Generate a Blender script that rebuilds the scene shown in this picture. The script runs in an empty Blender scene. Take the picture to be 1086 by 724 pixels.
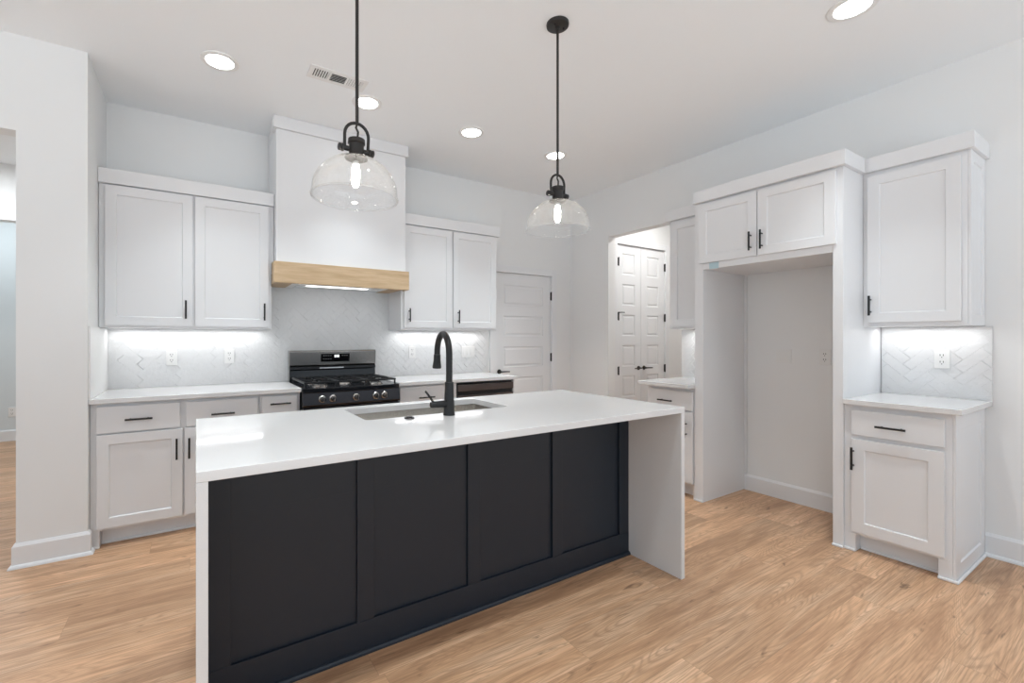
import bpy, bmesh, math, random
from mathutils import Vector, Matrix

scene = bpy.context.scene
COL = scene.collection
PI = math.pi

# ------------------------------------------------------------------ camera
F_PX, CX, HY, YAW, CZ = 475.97, 500.0, 358.27, 0.5507, 1.2832
cd = bpy.data.cameras.new('camera')
cd.sensor_width = 36.0
cd.sensor_fit = 'HORIZONTAL'
cd.lens = F_PX / 1086 * 36.0
cd.shift_x = (543 - CX) / 1086
cd.shift_y = -(362 - HY) / 1086
cd.clip_start = 0.05
cam = bpy.data.objects.new('camera', cd)
cam.location = (0, 0, CZ)
cam.rotation_euler = (PI / 2, 0, -YAW)
COL.objects.link(cam)
scene.camera = cam

# ------------------------------------------------------------------ view, world
scene.view_settings.view_transform = 'Standard'
scene.view_settings.look = 'None'
scene.view_settings.gamma = 1
scene.view_settings.use_curve_mapping = False
scene.view_settings.exposure = 0.33
W = bpy.data.worlds.new('daylight')
scene.world = W
W.use_nodes = True
wt = W.node_tree
wc = wt.nodes.new('ShaderNodeTexCoord')
ws = wt.nodes.new('ShaderNodeSeparateXYZ')
wr = wt.nodes.new('ShaderNodeValToRGB')
wm = wt.nodes.new('ShaderNodeMath')
wm.operation = 'MULTIPLY_ADD'
wm.inputs[1].default_value = 0.5
wm.inputs[2].default_value = 0.5
wt.links.new(wc.outputs['Generated'], ws.inputs[0])
wt.links.new(ws.outputs[2], wm.inputs[0])
wt.links.new(wm.outputs[0], wr.inputs[0])
# bright ground glow and dark horizon band added to light the ceiling; sky above
cr = wr.color_ramp.elements
cr.new(0.5)
cr.new(0.5)
for e_, (p_, c_) in zip(cr, ((0.425, (0.895, 0.965, 1.02)), (0.455, (0.12, 0.13, 0.13)), (0.475, (0.36, 0.41, 0.455)), (0.55, (0.36, 0.41, 0.455)))):
    e_.position = p_
    e_.color = c_ + (1,)
wt.links.new(wr.outputs[0], wt.nodes['Background'].inputs[0])
wt.nodes['Background'].inputs[1].default_value = 1.7


def area(name, loc, rot, sx, sy, power, color=(1, 1, 1), shape='RECTANGLE', spread=PI):
    l = bpy.data.lights.new(name, 'AREA')
    l.shape = shape
    l.size = sx
    if shape in ('RECTANGLE', 'ELLIPSE'):
        l.size_y = sy
    l.energy = power
    l.color = color
    l.spread = spread
    o = bpy.data.objects.new(name, l)
    o.location = loc
    o.rotation_euler = rot
    COL.objects.link(o)
    return o


# the room's shell (metres); camera stands at x = y = 0
XL, XR, YB, YP, H = -0.548, 3.986, 4.123, 3.4685, 2.98
WX, WY = -3.2, -2.0          # far left wall, open rear side of the great room

# recessed lights (seen ones get bodies below, unseen ones are added lamps only)
SPOTS = [(0.125, 3.153), (1.051, 3.153), (1.938, 3.156), (2.848, 3.147), (2.869, 0.939)]
UNSEEN_SPOTS = [(0.95, 0.94), (-0.1, 0.94), (-1.2, 0.94), (0.9, -1.0), (2.869, -1.0)]
for i, (x, y) in enumerate(SPOTS + UNSEEN_SPOTS):
    area('recessed_lamp', (x, y, H - 0.03), (0, 0, 0), 0.15, 0.15, 3.9, (0.90, 0.975, 1.0), 'DISK', 1.4)
# LED strips under the wall cabinets
area('led_strip', (-0.02, YB - 0.09, 1.345), (0, 0, 0), 0.98, 0.02, 1.2, (1, 1, 1))
area('led_strip', (2.12, YB - 0.09, 1.345), (0, 0, 0), 0.98, 0.02, 1.15, (1, 1, 1))
area('led_strip', (XR - 0.09, 0.91, 1.345), (0, 0, PI / 2), 0.42, 0.02, 0.50, (1, 1, 1))
area('led_strip', (XR - 0.09, 2.32, 1.35), (0, 0, PI / 2), 0.36, 0.02, 0.8, (1, 1, 1))
# added fill lights for the hall and the pantry passage, no fixtures built
area('hall_fill', (-1.6, 5.2, H - 0.04), (0, 0, 0), 0.3, 0.3, 18, (0.92, 0.97, 1), 'DISK')
area('hall_fill', (-2.0, 7.0, H - 0.04), (0, 0, 0), 0.3, 0.3, 11, (0.86, 0.95, 1), 'DISK')
area('passage_fill', (4.75, 3.0, H - 0.04), (0, 0, 0), 0.2, 0.2, 13, (1, 0.98, 0.95), 'DISK')


# ------------------------------------------------------------------ materials
class NT:
    def __init__(self, name):
        self.m = bpy.data.materials.new(name)
        self.m.use_nodes = True
        self.t = self.m.node_tree
        self.b = self.t.nodes['Principled BSDF']

    def n(self, kind, **kw):
        nd = self.t.nodes.new(kind)
        for k, v in kw.items():
            setattr(nd, k, v)
        return nd

    def link(self, a, b):
        self.t.links.new(a, b)

    def math(self, op, a, b=None, c=None):
        nd = self.n('ShaderNodeMath', operation=op)
        for i, v in enumerate((a, b, c)):
            if v is None:
                continue
            if isinstance(v, (int, float)):
                nd.inputs[i].default_value = v
            else:
                self.link(v, nd.inputs[i])
        return nd.outputs[0]

    def mix(self, fac, a, b, mode='MIX'):
        nd = self.n('ShaderNodeMix', data_type='RGBA', blend_type=mode)
        for s, v in ((0, fac), (6, a), (7, b)):
            if isinstance(v, (int, float)):
                nd.inputs[s].default_value = v
            elif isinstance(v, tuple):
                nd.inputs[s].default_value = v + (1,) if len(v) == 3 else v
            else:
                self.link(v, nd.inputs[s])
        return nd.outputs[2]

    def coords(self, scale=(1, 1, 1), kind='Object'):
        tc = self.n('ShaderNodeTexCoord')
        mp = self.n('ShaderNodeMapping')
        mp.inputs['Scale'].default_value = scale
        self.link(tc.outputs[kind], mp.inputs[0])
        return mp.outputs[0]

    def noise(self, vec, scale, detail=2, rough=0.5):
        nd = self.n('ShaderNodeTexNoise')
        nd.inputs['Scale'].default_value = scale
        nd.inputs['Detail'].default_value = detail
        nd.inputs['Roughness'].default_value = rough
        if vec is not None:
            self.link(vec, nd.inputs['Vector'])
        return nd.outputs[0]

    def ramp(self, fac, stops):
        nd = self.n('ShaderNodeValToRGB')
        e = nd.color_ramp.elements
        while len(e) < len(stops):
            e.new(0.5)
        for el, (p, c) in zip(e, stops):
            el.position = p
            el.color = tuple(c) + (1,) if len(c) == 3 else c
        self.link(fac, nd.inputs[0])
        return nd.outputs[0]

    def bump(self, h, strength, dist=0.002):
        nd = self.n('ShaderNodeBump')
        nd.inputs['Strength'].default_value = strength
        nd.inputs['Distance'].default_value = dist
        self.link(h, nd.inputs['Height'])
        self.link(nd.outputs[0], self.b.inputs['Normal'])

    def set(self, **kw):
        for k, v in kw.items():
            s = self.b.inputs[k.replace('_', ' ')]
            if isinstance(v, (int, float)):
                s.default_value = v
            elif isinstance(v, tuple):
                s.default_value = v + (1,) if len(v) == 3 else v
            else:
                self.link(v, s)
        return self


def paint(name, col, rough, var=0.02, bump=0.0, bscale=300):
    t = NT(name)
    v = t.coords()
    n = t.noise(v, 3.0, 2)
    dark = tuple(c * (1 - var) for c in col)
    t.set(Base_Color=t.mix(n, dark, col), Roughness=rough)
    if bump:
        t.bump(t.noise(v, bscale, 2), bump, 0.001)
    return t.m


M = {}
M['wall'] = paint('wall_paint', (0.865, 0.87, 0.87), 0.6, 0.01, 0.12, 260)
M['ceiling'] = paint('ceiling_paint', (0.925, 0.95, 0.97), 0.8, 0.01, 0.10, 220)
M['trim'] = paint('trim_paint', (0.85, 0.86, 0.875), 0.38, 0.01)
M['cab'] = paint('cabinet_paint', (0.815, 0.82, 0.835), 0.30, 0.01)
M['black_paint'] = paint('island_paint', (0.0120, 0.0195, 0.0320), 0.44, 0.10)
M['black_metal'] = paint('matte_black_metal', (0.0065, 0.0062, 0.006), 0.36, 0.15)
M['bronze'] = paint('oil_rubbed_bronze', (0.020, 0.018, 0.017), 0.38, 0.2)
M['plastic'] = paint('white_plastic', (0.86, 0.86, 0.85), 0.3, 0.005)
M['slot'] = paint('dark_slot', (0.05, 0.05, 0.05), 0.6, 0.1)
M['grout'] = paint('grout', (0.80, 0.80, 0.80), 0.8, 0.05)
M['rubber'] = paint('black_rubber', (0.02, 0.02, 0.02), 0.7, 0.1)

t = NT('quartz')
v = t.coords()
n = t.noise(v, 420, 3, 0.7)
n2 = t.noise(v, 2.2, 4, 0.6)
c = t.mix(t.ramp(n, [(0.30, (0, 0, 0)), (0.52, (1, 1, 1))]), (0.68, 0.675, 0.675), (0.77, 0.765, 0.765))
t.set(Base_Color=t.mix(0.25, c, t.ramp(n2, [(0.3, (0.74, 0.735, 0.735)), (0.7, (0.80, 0.795, 0.795))])), Roughness=0.065)
M['quartz'] = t.m

t = NT('glazed_tile')
v = t.coords()
n = t.noise(v, 5, 2)
t.set(Base_Color=t.mix(n, (0.74, 0.745, 0.745), (0.84, 0.845, 0.85)), Roughness=0.10)
t.bump(t.noise(v, 38, 3, 0.55), 0.7, 0.005)
M['tile'] = t.m


def metal(name, col, rough, brush=(2, 2, 160), amt=0.25):
    t = NT(name)
    v = t.coords(brush)
    n = t.noise(v, 3, 3, 0.6)
    t.set(Base_Color=t.mix(n, tuple(c * (1 - amt) for c in col), col), Metallic=1.0,
          Roughness=t.math('MULTIPLY_ADD', n, 0.12, rough - 0.06))
    return t.m


M['steel'] = metal('brushed_steel', (0.40, 0.385, 0.37), 0.25, (1.5, 400, 400), 0.12)
M['sink_steel'] = metal('sink_steel', (0.72, 0.69, 0.65), 0.22, (3, 3, 3), 0.08)
M['black_steel'] = metal('black_stainless', (0.055, 0.052, 0.055), 0.24, (1.5, 400, 400), 0.12)
M['brown_steel'] = metal('brown_black_stainless', (0.16, 0.135, 0.13), 0.3, (1.5, 400, 400), 0.12)
M['chrome'] = metal('chrome', (0.75, 0.75, 0.76), 0.12, (4, 4, 4), 0.05)
M['enamel'] = paint('black_enamel', (0.012, 0.013, 0.016), 0.12, 0.1)
M['iron'] = paint('cast_iron', (0.016, 0.016, 0.017), 0.28, 0.2, 0.2, 400)
M['screen'] = paint('black_glass', (0.006, 0.006, 0.007), 0.06, 0.1)

# oak plank floor, planks along x
t = NT('oak_planks')
tc = t.n('ShaderNodeTexCoord')
sp = t.n('ShaderNodeSeparateXYZ')
t.link(tc.outputs['Object'], sp.inputs[0])
PW, PL = 0.182, 1.42
yr = t.math('DIVIDE', sp.outputs[1], PW)
row = t.math('FLOOR', yr)
wn = t.n('ShaderNodeTexWhiteNoise', noise_dimensions='1D')
t.link(row, wn.inputs['W'])
xr = t.math('ADD', t.math('DIVIDE', sp.outputs[0], PL), t.math('MULTIPLY', wn.outputs[0], 7.0))
colm = t.math('FLOOR', xr)
cb = t.n('ShaderNodeCombineXYZ')
t.link(row, cb.inputs[0])
t.link(colm, cb.inputs[1])
wn2 = t.n('ShaderNodeTexWhiteNoise', noise_dimensions='2D')
t.link(cb.outputs[0], wn2.inputs['Vector'])
pid = wn2.outputs[0]
fy = t.math('FRACT', yr)
fx = t.math('FRACT', xr)
ey = t.math('MULTIPLY', t.math('MINIMUM', fy, t.math('SUBTRACT', 1.0, fy)), PW)
ex = t.math('MULTIPLY', t.math('MINIMUM', fx, t.math('SUBTRACT', 1.0, fx)), PL)
seam = t.math('LESS_THAN', t.math('MINIMUM', ex, ey), 0.0011)
gv = t.n('ShaderNodeCombineXYZ')
t.link(t.math('ADD', sp.outputs[0], t.math('MULTIPLY', pid, 31.0)), gv.inputs[0])
t.link(sp.outputs[1], gv.inputs[1])
t.link(t.math('MULTIPLY', pid, 17.0), gv.inputs[2])


def stretched(sx, sy, scale, detail, rough, dist=0.0):
    mp = t.n('ShaderNodeMapping')
    mp.inputs['Scale'].default_value = (sx, sy, 1)
    t.link(gv.outputs[0], mp.inputs[0])
    nd = t.n('ShaderNodeTexNoise')
    nd.inputs['Scale'].default_value = scale
    nd.inputs['Detail'].default_value = detail
    nd.inputs['Roughness'].default_value = rough
    nd.inputs['Distortion'].default_value = dist
    t.link(mp.outputs[0], nd.inputs['Vector'])
    return nd.outputs[0]


broad = stretched(0.9, 7.0, 1.3, 4, 0.6, 0.9)
fine = stretched(3.0, 105.0, 1.6, 4, 0.65, 0.2)
cath = stretched(0.55, 5.0, 1.5, 1, 0.4, 0.7)
rings = t.math('PINGPONG', t.math('MULTIPLY', cath, 26.0), 0.5)
knot = stretched(3.0, 12.0, 1.6, 3, 0.55, 0.8)
mid = stretched(1.6, 26.0, 1.5, 4, 0.6, 0.5)
base = t.ramp(broad, [(0.30, (0.47, 0.258, 0.139)), (0.50, (0.675, 0.403, 0.230)), (0.70, (0.79, 0.527, 0.339))])
c = t.mix(t.math('MULTIPLY', t.ramp(rings, [(0.0, (1, 1, 1)), (0.30, (0, 0, 0))]), t.math('MULTIPLY', broad, 0.75)), base, (0.32, 0.165, 0.085))
c = t.mix(t.ramp(mid, [(0.45, (0, 0, 0)), (0.72, (0.5, 0.5, 0.5))]), c, (0.34, 0.185, 0.095))
c = t.mix(t.ramp(fine, [(0.46, (0, 0, 0)), (0.66, (0.55, 0.55, 0.55))]), c, (0.30, 0.16, 0.082))
c = t.mix(t.ramp(knot, [(0.655, (0, 0, 0)), (0.74, (0.8, 0.8, 0.8))]), c, (0.17, 0.085, 0.042))
bright = t.n('ShaderNodeHueSaturation')
t.link(c, bright.inputs['Color'])
t.link(t.math('MULTIPLY_ADD', pid, 0.26, 0.88), bright.inputs['Value'])
bright.inputs['Saturation'].default_value = 0.97
c = t.mix(t.math('MULTIPLY', seam, 0.35), bright.outputs[0], (0.20, 0.11, 0.06))
t.set(Base_Color=c, Roughness=t.math('MULTIPLY_ADD', fine, 0.12, 0.36))
t.bump(t.math('SUBTRACT', fine, t.math('MULTIPLY', seam, 2.0)), 0.12, 0.001)
M['floor'] = t.m

t = NT('light_oak')
v = t.coords((1.3, 12, 12))
n = t.noise(v, 2.2, 5, 0.6)
v2 = t.coords((3, 90, 90))
n2 = t.noise(v2, 2, 4, 0.6)
c = t.ramp(n, [(0.3, (0.50, 0.345, 0.20)), (0.55, (0.62, 0.455, 0.285)), (0.75, (0.68, 0.52, 0.345))])
t.set(Base_Color=t.mix(t.ramp(n2, [(0.4, (0, 0, 0)), (0.7, (0.4, 0.4, 0.4))]), c, (0.42, 0.28, 0.155)), Roughness=0.5)
M['oak'] = t.m

t = NT('seeded_glass')
v = t.coords()
vo = t.n('ShaderNodeTexVoronoi')
vo.inputs['Scale'].default_value = 55
t.link(v, vo.inputs['Vector'])
bp = t.n('ShaderNodeBump')
bp.inputs['Strength'].default_value = 0.5
bp.inputs['Distance'].default_value = 0.003
t.link(t.ramp(vo.outputs['Distance'], [(0.0, (1, 1, 1)), (0.22, (0, 0, 0))]), bp.inputs['Height'])
fr = t.n('ShaderNodeLayerWeight')
fr.inputs['Blend'].default_value = 0.5
t.link(bp.outputs[0], fr.inputs['Normal'])
tr = t.n('ShaderNodeBsdfTransparent')
tr.inputs[0].default_value = (0.992, 0.994, 0.994, 1)
gl = t.n('ShaderNodeBsdfGlossy')
gl.inputs['Roughness'].default_value = 0.04
t.link(bp.outputs[0], gl.inputs['Normal'])
mx = t.n('ShaderNodeMixShader')
t.link(t.math('MULTIPLY_ADD', t.math('POWER', fr.outputs['Facing'], 3.5), 0.7, 0.03), mx.inputs[0])
t.link(tr.outputs[0], mx.inputs[1])
t.link(gl.outputs[0], mx.inputs[2])
# the seeds and ripples scatter a little of the bulb's light
tl = t.n('ShaderNodeBsdfTranslucent')
tl.inputs[0].default_value = (0.95, 0.95, 0.95, 1)
sd_ = t.ramp(t.noise(v, 190, 2, 0.6), [(0.48, (0.025, 0.025, 0.025)), (0.70, (0.12, 0.12, 0.12))])
mx2 = t.n('ShaderNodeMixShader')
t.link(sd_, mx2.inputs[0])
t.link(mx.outputs[0], mx2.inputs[1])
t.link(tl.outputs[0], mx2.inputs[2])
t.link(mx2.outputs[0], t.t.nodes['Material Output'].inputs['Surface'])
t.t.nodes.remove(t.b)
M['glass'] = t.m


def glow(name, col, strength, base=0.9):
    t = NT(name)
    n = t.noise(t.coords(), 4, 1)
    c = t.mix(n, col, tuple(min(1, x * 1.02) for x in col))
    t.set(Base_Color=(base, base, base), Emission_Color=c, Emission_Strength=strength)
    return t.m


M['lens'] = glow('lit_lens', (1.0, 0.985, 0.96), 9.0)
M['bulb'] = glow('lit_bulb', (1.0, 0.93, 0.82), 45.0)
M['hood_lens'] = glow('lit_hood_lens', (1.0, 0.98, 0.95), 3.0)
M['readout'] = glow('lit_readout', (0.95, 0.98, 1.0), 0.9)
M['readout_dim'] = glow('lit_keys', (0.8, 0.85, 0.9), 0.03, 0.12)
M['sticker_blue'] = paint('sticker_blue', (0.50, 0.66, 0.72), 0.5, 0.05)


# ------------------------------------------------------------------ mesh helpers
class MB:
    def __init__(self):
        self.bm = bmesh.new()

    def box(self, x0, x1, y0, y1, z0, z1):
        vs = [self.bm.verts.new((x, y, z)) for z in (z0, z1) for x, y in ((x0, y0), (x1, y0), (x1, y1), (x0, y1))]
        for f in ((0, 3, 2, 1), (4, 5, 6, 7), (0, 1, 5, 4), (1, 2, 6, 5), (2, 3, 7, 6), (3, 0, 4, 7)):
            self.bm.faces.new([vs[i] for i in f])
        return self

    def quad(self, *pts):
        self.bm.faces.new([self.bm.verts.new(p) for p in pts])
        return self

    def prism(self, prof, axis, a, b):
        """extrude a closed 2D profile along an axis ('x': profile in y,z ; 'y': x,z ; 'z': x,y)"""
        def P(u, v, w):
            return {'x': (w, u, v), 'y': (u, w, v), 'z': (u, v, w)}[axis]
        r0 = [self.bm.verts.new(P(u, v, a)) for u, v in prof]
        r1 = [self.bm.verts.new(P(u, v, b)) for u, v in prof]
        n = len(prof)
        for i in range(n):
            self.bm.faces.new((r0[i], r0[(i + 1) % n], r1[(i + 1) % n], r1[i]))
        self.bm.faces.new(r0)
        self.bm.faces.new(r1)
        return self

    def lathe(self, prof, c=(0, 0, 0), seg=32, axis='z', closed=False, ang=0.0):
        """prof: list of (radius, height); axis of revolution through c"""
        def P(r, h, a):
            ca, sa = r * math.cos(a), r * math.sin(a)
            p = {'z': (ca, sa, h), 'x': (h, ca, sa), 'y': (ca, h, sa)}[axis]
            return (c[0] + p[0], c[1] + p[1], c[2] + p[2])
        rings = []
        for r, h in prof:
            if r < 1e-6:
                rings.append([self.bm.verts.new(P(0, h, 0))])
            else:
                rings.append([self.bm.verts.new(P(r, h, 2 * PI * i / seg + ang)) for i in range(seg)])
        pairs = list(zip(rings, rings[1:]))
        if closed:
            pairs.append((rings[-1], rings[0]))
        for A, B in pairs:
            for i in range(seg):
                j = (i + 1) % seg
                if len(A) == 1 and len(B) == 1:
                    continue
                if len(A) == 1:
                    self.bm.faces.new((A[0], B[i], B[j]))
                elif len(B) == 1:
                    self.bm.faces.new((A[i], A[j], B[0]))
                else:
                    self.bm.faces.new((A[i], A[j], B[j], B[i]))
        return self

    def tube(self, pts, r, seg=14, cap=True):
        pts = [Vector(p) for p in pts]
        rs = r if isinstance(r, (list, tuple)) else [r] * len(pts)
        prev = None
        rings = []
        nrm = None
        for i, p in enumerate(pts):
            d = (pts[min(i + 1, len(pts) - 1)] - pts[max(i - 1, 0)]).normalized()
            if nrm is None:
                nrm = d.orthogonal().normalized()
            else:
                nrm = (nrm - d * nrm.dot(d)).normalized()
            bn = d.cross(nrm)
            rings.append([self.bm.verts.new(p + (nrm * math.cos(2 * PI * k / seg) + bn * math.sin(2 * PI * k / seg)) * rs[i])
                          for k in range(seg)])
        for A, B in zip(rings, rings[1:]):
            for k in range(seg):
                self.bm.faces.new((A[k], A[(k + 1) % seg], B[(k + 1) % seg], B[k]))
        if cap:
            self.bm.faces.new(rings[0])
            self.bm.faces.new(rings[-1])
        return self

    def shaker(self, x0, x1, z0, z1, yf, t=0.019, s=0.058, rec=0.009):
        """a framed flat panel whose face looks to -y"""
        bm = self.bm
        sx = min(s, (x1 - x0) * 0.3)
        sz = min(s, (z1 - z0) * 0.3)

        def ring(a, y):
            return [bm.verts.new(p) for p in ((x0 + a * sx, y, z0 + a * sz), (x1 - a * sx, y, z0 + a * sz),
                                              (x1 - a * sx, y, z1 - a * sz), (x0 + a * sx, y, z1 - a * sz))]
        ro = ring(0, yf)
        ri = ring(1, yf)
        rp = ring(1.06, yf + rec)
        rb = ring(0, yf + t)
        for A, B in ((rb, ro), (ro, ri), (ri, rp)):
            for i in range(4):
                j = (i + 1) % 4
                bm.faces.new((A[i], A[j], B[j], B[i]))
        bm.faces.new(rp)
        bm.faces.new(rb[::-1])
        return self

    def slab_panels(self, x0, x1, z0, z1, yf, t, panels, dep=0.010, edge=0.018):
        """an interior door leaf: flat slab with sunk moulded panels on the -y face"""
        bm = self.bm
        panels = sorted(panels, key=lambda p: p[2])
        px0, px1 = panels[0][0], panels[0][1]
        self.quad((x0, yf, z0), (px0, yf, z0), (px0, yf, z1), (x0, yf, z1))
        self.quad((px1, yf, z0), (x1, yf, z0), (x1, yf, z1), (px1, yf, z1))
        prev = z0
        for (a, b, c, d) in panels + [(px0, px1, z1, z1)]:
            self.quad((px0, yf, prev), (px1, yf, prev), (px1, yf, c), (px0, yf, c))
            prev = d
        for (a, b, c, d) in panels:
            R = []
            for ins, y in ((0, yf), (edge * 0.45, yf + dep), (edge * 1.1, yf + dep), (edge * 1.9, yf + dep * 0.35)):
                R.append([bm.verts.new(p) for p in ((a + ins, y, c + ins), (b - ins, y, c + ins), (b - ins, y, d - ins), (a + ins, y, d - ins))])
            for A, B in zip(R, R[1:]):
                for i in range(4):
                    j = (i + 1) % 4
                    bm.faces.new((A[i], A[j], B[j], B[i]))
            bm.faces.new(R[-1])
        yb = yf + t
        self.quad((x0, yb, z0), (x0, yb, z1), (x1, yb, z1), (x1, yb, z0))
        self.quad((x0, yf, z0), (x0, yf, z1), (x0, yb, z1), (x0, yb, z0))
        self.quad((x1, yf, z0), (x1, yb, z0), (x1, yb, z1), (x1, yf, z1))
        self.quad((x0, yf, z1), (x1, yf, z1), (x1, yb, z1), (x0, yb, z1))
        self.quad((x0, yf, z0), (x0, yb, z0), (x1, yb, z0), (x1, yf, z0))
        bmesh.ops.remove_doubles(bm, verts=bm.verts[:], dist=0.0002)
        return self

    def build(self, name, mat, parent=None, bevel=0.0, smooth=False, seg=2, solid=0.0):
        bm = self.bm
        bmesh.ops.recalc_face_normals(bm, faces=bm.faces[:])
        me = bpy.data.meshes.new(name)
        bm.to_mesh(me)
        bm.free()
        me.materials.append(mat)
        o = bpy.data.objects.new(name, me)
        COL.objects.link(o)
        if parent:
            o.parent = parent
        if smooth:
            for p in me.polygons:
                p.use_smooth = True
            try:
                me.set_sharp_from_angle(angle=math.radians(38))
            except Exception:
                pass
        if solid:
            md = o.modifiers.new('solid', 'SOLIDIFY')
            md.thickness = solid
            md.offset = 0
        if bevel:
            md = o.modifiers.new('bevel', 'BEVEL')
            md.width = bevel
            md.segments = seg
            md.limit_method = 'ANGLE'
            md.angle_limit = math.radians(40)
        return o


def box(name, mat, parent, *dims, bevel=0.0):
    return MB().box(*dims).build(name, mat, parent, bevel)


def thing(name, label, cat, loc=(0, 0, 0), rz=0.0, group=None):
    o = bpy.data.objects.new(name, None)
    o.empty_display_size = 0.1
    COL.objects.link(o)
    o.location = loc
    o.rotation_euler = (0, 0, rz)
    return tag(o, label, cat, group)


def tag(o, label, cat, group=None):
    o['label'] = label
    o['category'] = cat
    if group:
        o['group'] = group
    return o


def struct(o):
    o['kind'] = 'structure'
    return o


ROT = -PI / 2          # things on the right wall: built facing -y, turned to face -x

# ------------------------------------------------------------------ the setting
struct(box('floor', M['floor'], None, WX - 0.2, 6.2, WY, 8.4, -0.1, 0.0))
struct(box('ceiling', M['ceiling'], None, WX - 0.2, 6.2, WY, 8.4, H, H + 0.1))

# back wall with the opening of the interior door
DX0, DX1, DH = 2.842, 3.664, 2.024
w = MB()
w.box(XL - 0.115, DX0 - 0.012, YB, YB + 0.115, 0, H)
w.box(DX1 + 0.012, XR + 0.115, YB, YB + 0.115, 0, H)
w.box(DX0 - 0.012, DX1 + 0.012, YB, YB + 0.115, DH + 0.012, H)
struct(w.build('wall_back', M['wall']))
# right wall with the cased opening to the passage
OY0, OY1, OZ = 2.60, 3.527, 2.43
w = MB()
w.box(XR, XR + 0.115, WY, OY0, 0, H)
w.box(XR, XR + 0.115, OY1, YB, 0, H)
w.box(XR, XR + 0.115, OY0, OY1, OZ, H)
struct(w.build('wall_right', M['wall']))
# wall left of the kitchen: short return and the face with the opening to the hall
HX1, HX0, HZ = -0.857, -2.3, 2.443
w = MB()
w.box(HX1, XL, YP, YP + 0.115, 0, H)
w.box(HX0, HX1, YP, YP + 0.115, HZ, H)
w.box(WX, HX0, YP, YP + 0.115, 0, H)
struct(w.build('wall_left', M['wall']))
struct(box('wall_kitchen_left', M['wall'], None, XL - 0.115, XL, YP + 0.1155, YB - 0.0005, 0, H))
w = MB()
w.box(WX - 0.115, WX, WY, -1.4, 0, H)
w.box(WX - 0.115, WX, 2.7, 8.3, 0, H)
w.box(WX - 0.115, WX, -1.4, 2.7, 0, 0.35)
w.box(WX - 0.115, WX, -1.4, 2.7, 2.5, H)
struct(w.build('wall_far_left', M['wall']))
# hall behind: right side, cross wall with opening, end wall
struct(box('wall_hall_right', M['wall'], None, XL - 0.115, XL, YB + 0.12, 8.2, 0, H))
w = MB()
w.box(WX, -2.6, 6.1, 6.2, 0, H)
w.box(-2.6, XL - 0.116, 6.1, 6.2, 2.47, H)
w.box(-0.80, XL - 0.116, 6.1, 6.2, 0, 2.47)
struct(w.build('wall_hall_cross', M['wall']))
w = MB()
w.box(-2.6, -0.80, 6.085, 6.215, 2.43, 2.52)
struct(w.build('trim_1', M['trim'], bevel=0.004))
struct(box('wall_hall_end', paint('hall_paint', (0.72, 0.77, 0.79), 0.6, 0.01), None, WX, XL - 0.116, 7.78, 7.9, 0, H))
# passage behind the right opening
PY = 3.72
P0, P1, PH = 4.352, 5.285, 2.432
w = MB()
w.box(XR + 0.1155, P0 - 0.012, PY, PY + 0.1, 0, H)
w.box(P1 + 0.012, 6.1, PY, PY + 0.1, 0, H)
w.box(P0 - 0.012, P1 + 0.012, PY, PY + 0.1, PH + 0.012, H)
struct(w.build('wall_passage', M['wall']))
struct(box('wall_passage_right', M['wall'], None, 6.1, 6.2, WY, PY + 0.1, 0, H))
struct(box('wall_passage_front', M['wall'], None, XR + 0.1155, 6.1, 1.6, 1.7, 0, H))


# baseboards with a shoe moulding: profile (out, z)
def bb_prof(h=0.135, shoe=True, t=0.015):
    p = [(0, 0)]
    if shoe:
        p += [(t + 0.014, 0), (t + 0.013, 0.008), (t + 0.008, 0.016), (t, 0.02)]
    else:
        p += [(t, 0)]
    p += [(t, h - 0.016), (t - 0.006, h - 0.006), (t - 0.009, h), (0, h)]
    return p


def bb(name, axis, at, sgn, a, b, shoe=True, h=0.135):
    m = MB()
    m.prism([(at + sgn * u, v) for u, v in bb_prof(h, shoe)], axis, a, b)
    return struct(m.build(name, M['trim']))


def bb_path(name, pts, prof):
    """profile swept along a floor polyline, mitred corners, room on the right hand side"""
    P = [Vector(p) for p in pts]
    m = MB()
    rings = []
    for i, p in enumerate(P):
        ns = []
        if i > 0:
            d_ = (P[i] - P[i - 1]).normalized()
            ns.append(Vector((d_.y, -d_.x)))
        if i < len(P) - 1:
            d_ = (P[i + 1] - P[i]).normalized()
            ns.append(Vector((d_.y, -d_.x)))
        n_ = ns[0] if len(ns) == 1 else (ns[0] + ns[1]) / (1 + ns[0].dot(ns[1]))
        rings.append([m.bm.verts.new((p.x + n_.x * u_, p.y + n_.y * u_, v_)) for u_, v_ in prof])
    n = len(prof)
    for A, B in zip(rings, rings[1:]):
        for i in range(n):
            m.bm.faces.new((A[i], A[(i + 1) % n], B[(i + 1) % n], B[i]))
    m.bm.faces.new(rings[0])
    m.bm.faces.new(rings[-1])
    return struct(m.build(name, M['trim']))


bb_path('baseboard_left', [(HX1, YP + 0.13), (HX1, YP), (XL, YP), (XL, YP + 0.032)], bb_prof())
bb('baseboard_right', 'y', XR, -1, WY, 0.672)
bb('baseboard_alcove', 'y', XR, -1, 1.2, 2.036, shoe=False, h=0.13)
bb('baseboard_back', 'x', YB, -1, 3.765, XR - 0.001)
bb('baseboard_corner', 'y', XR, -1, OY1 + 0.001, YB - 0.03)
bb('baseboard_hall_end', 'x', 7.78, -1, WX, XL - 0.12, shoe=False, h=0.14)
bb('baseboard_passage', 'x', PY, -1, XR + 0.116, P0 - 0.08)


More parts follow.
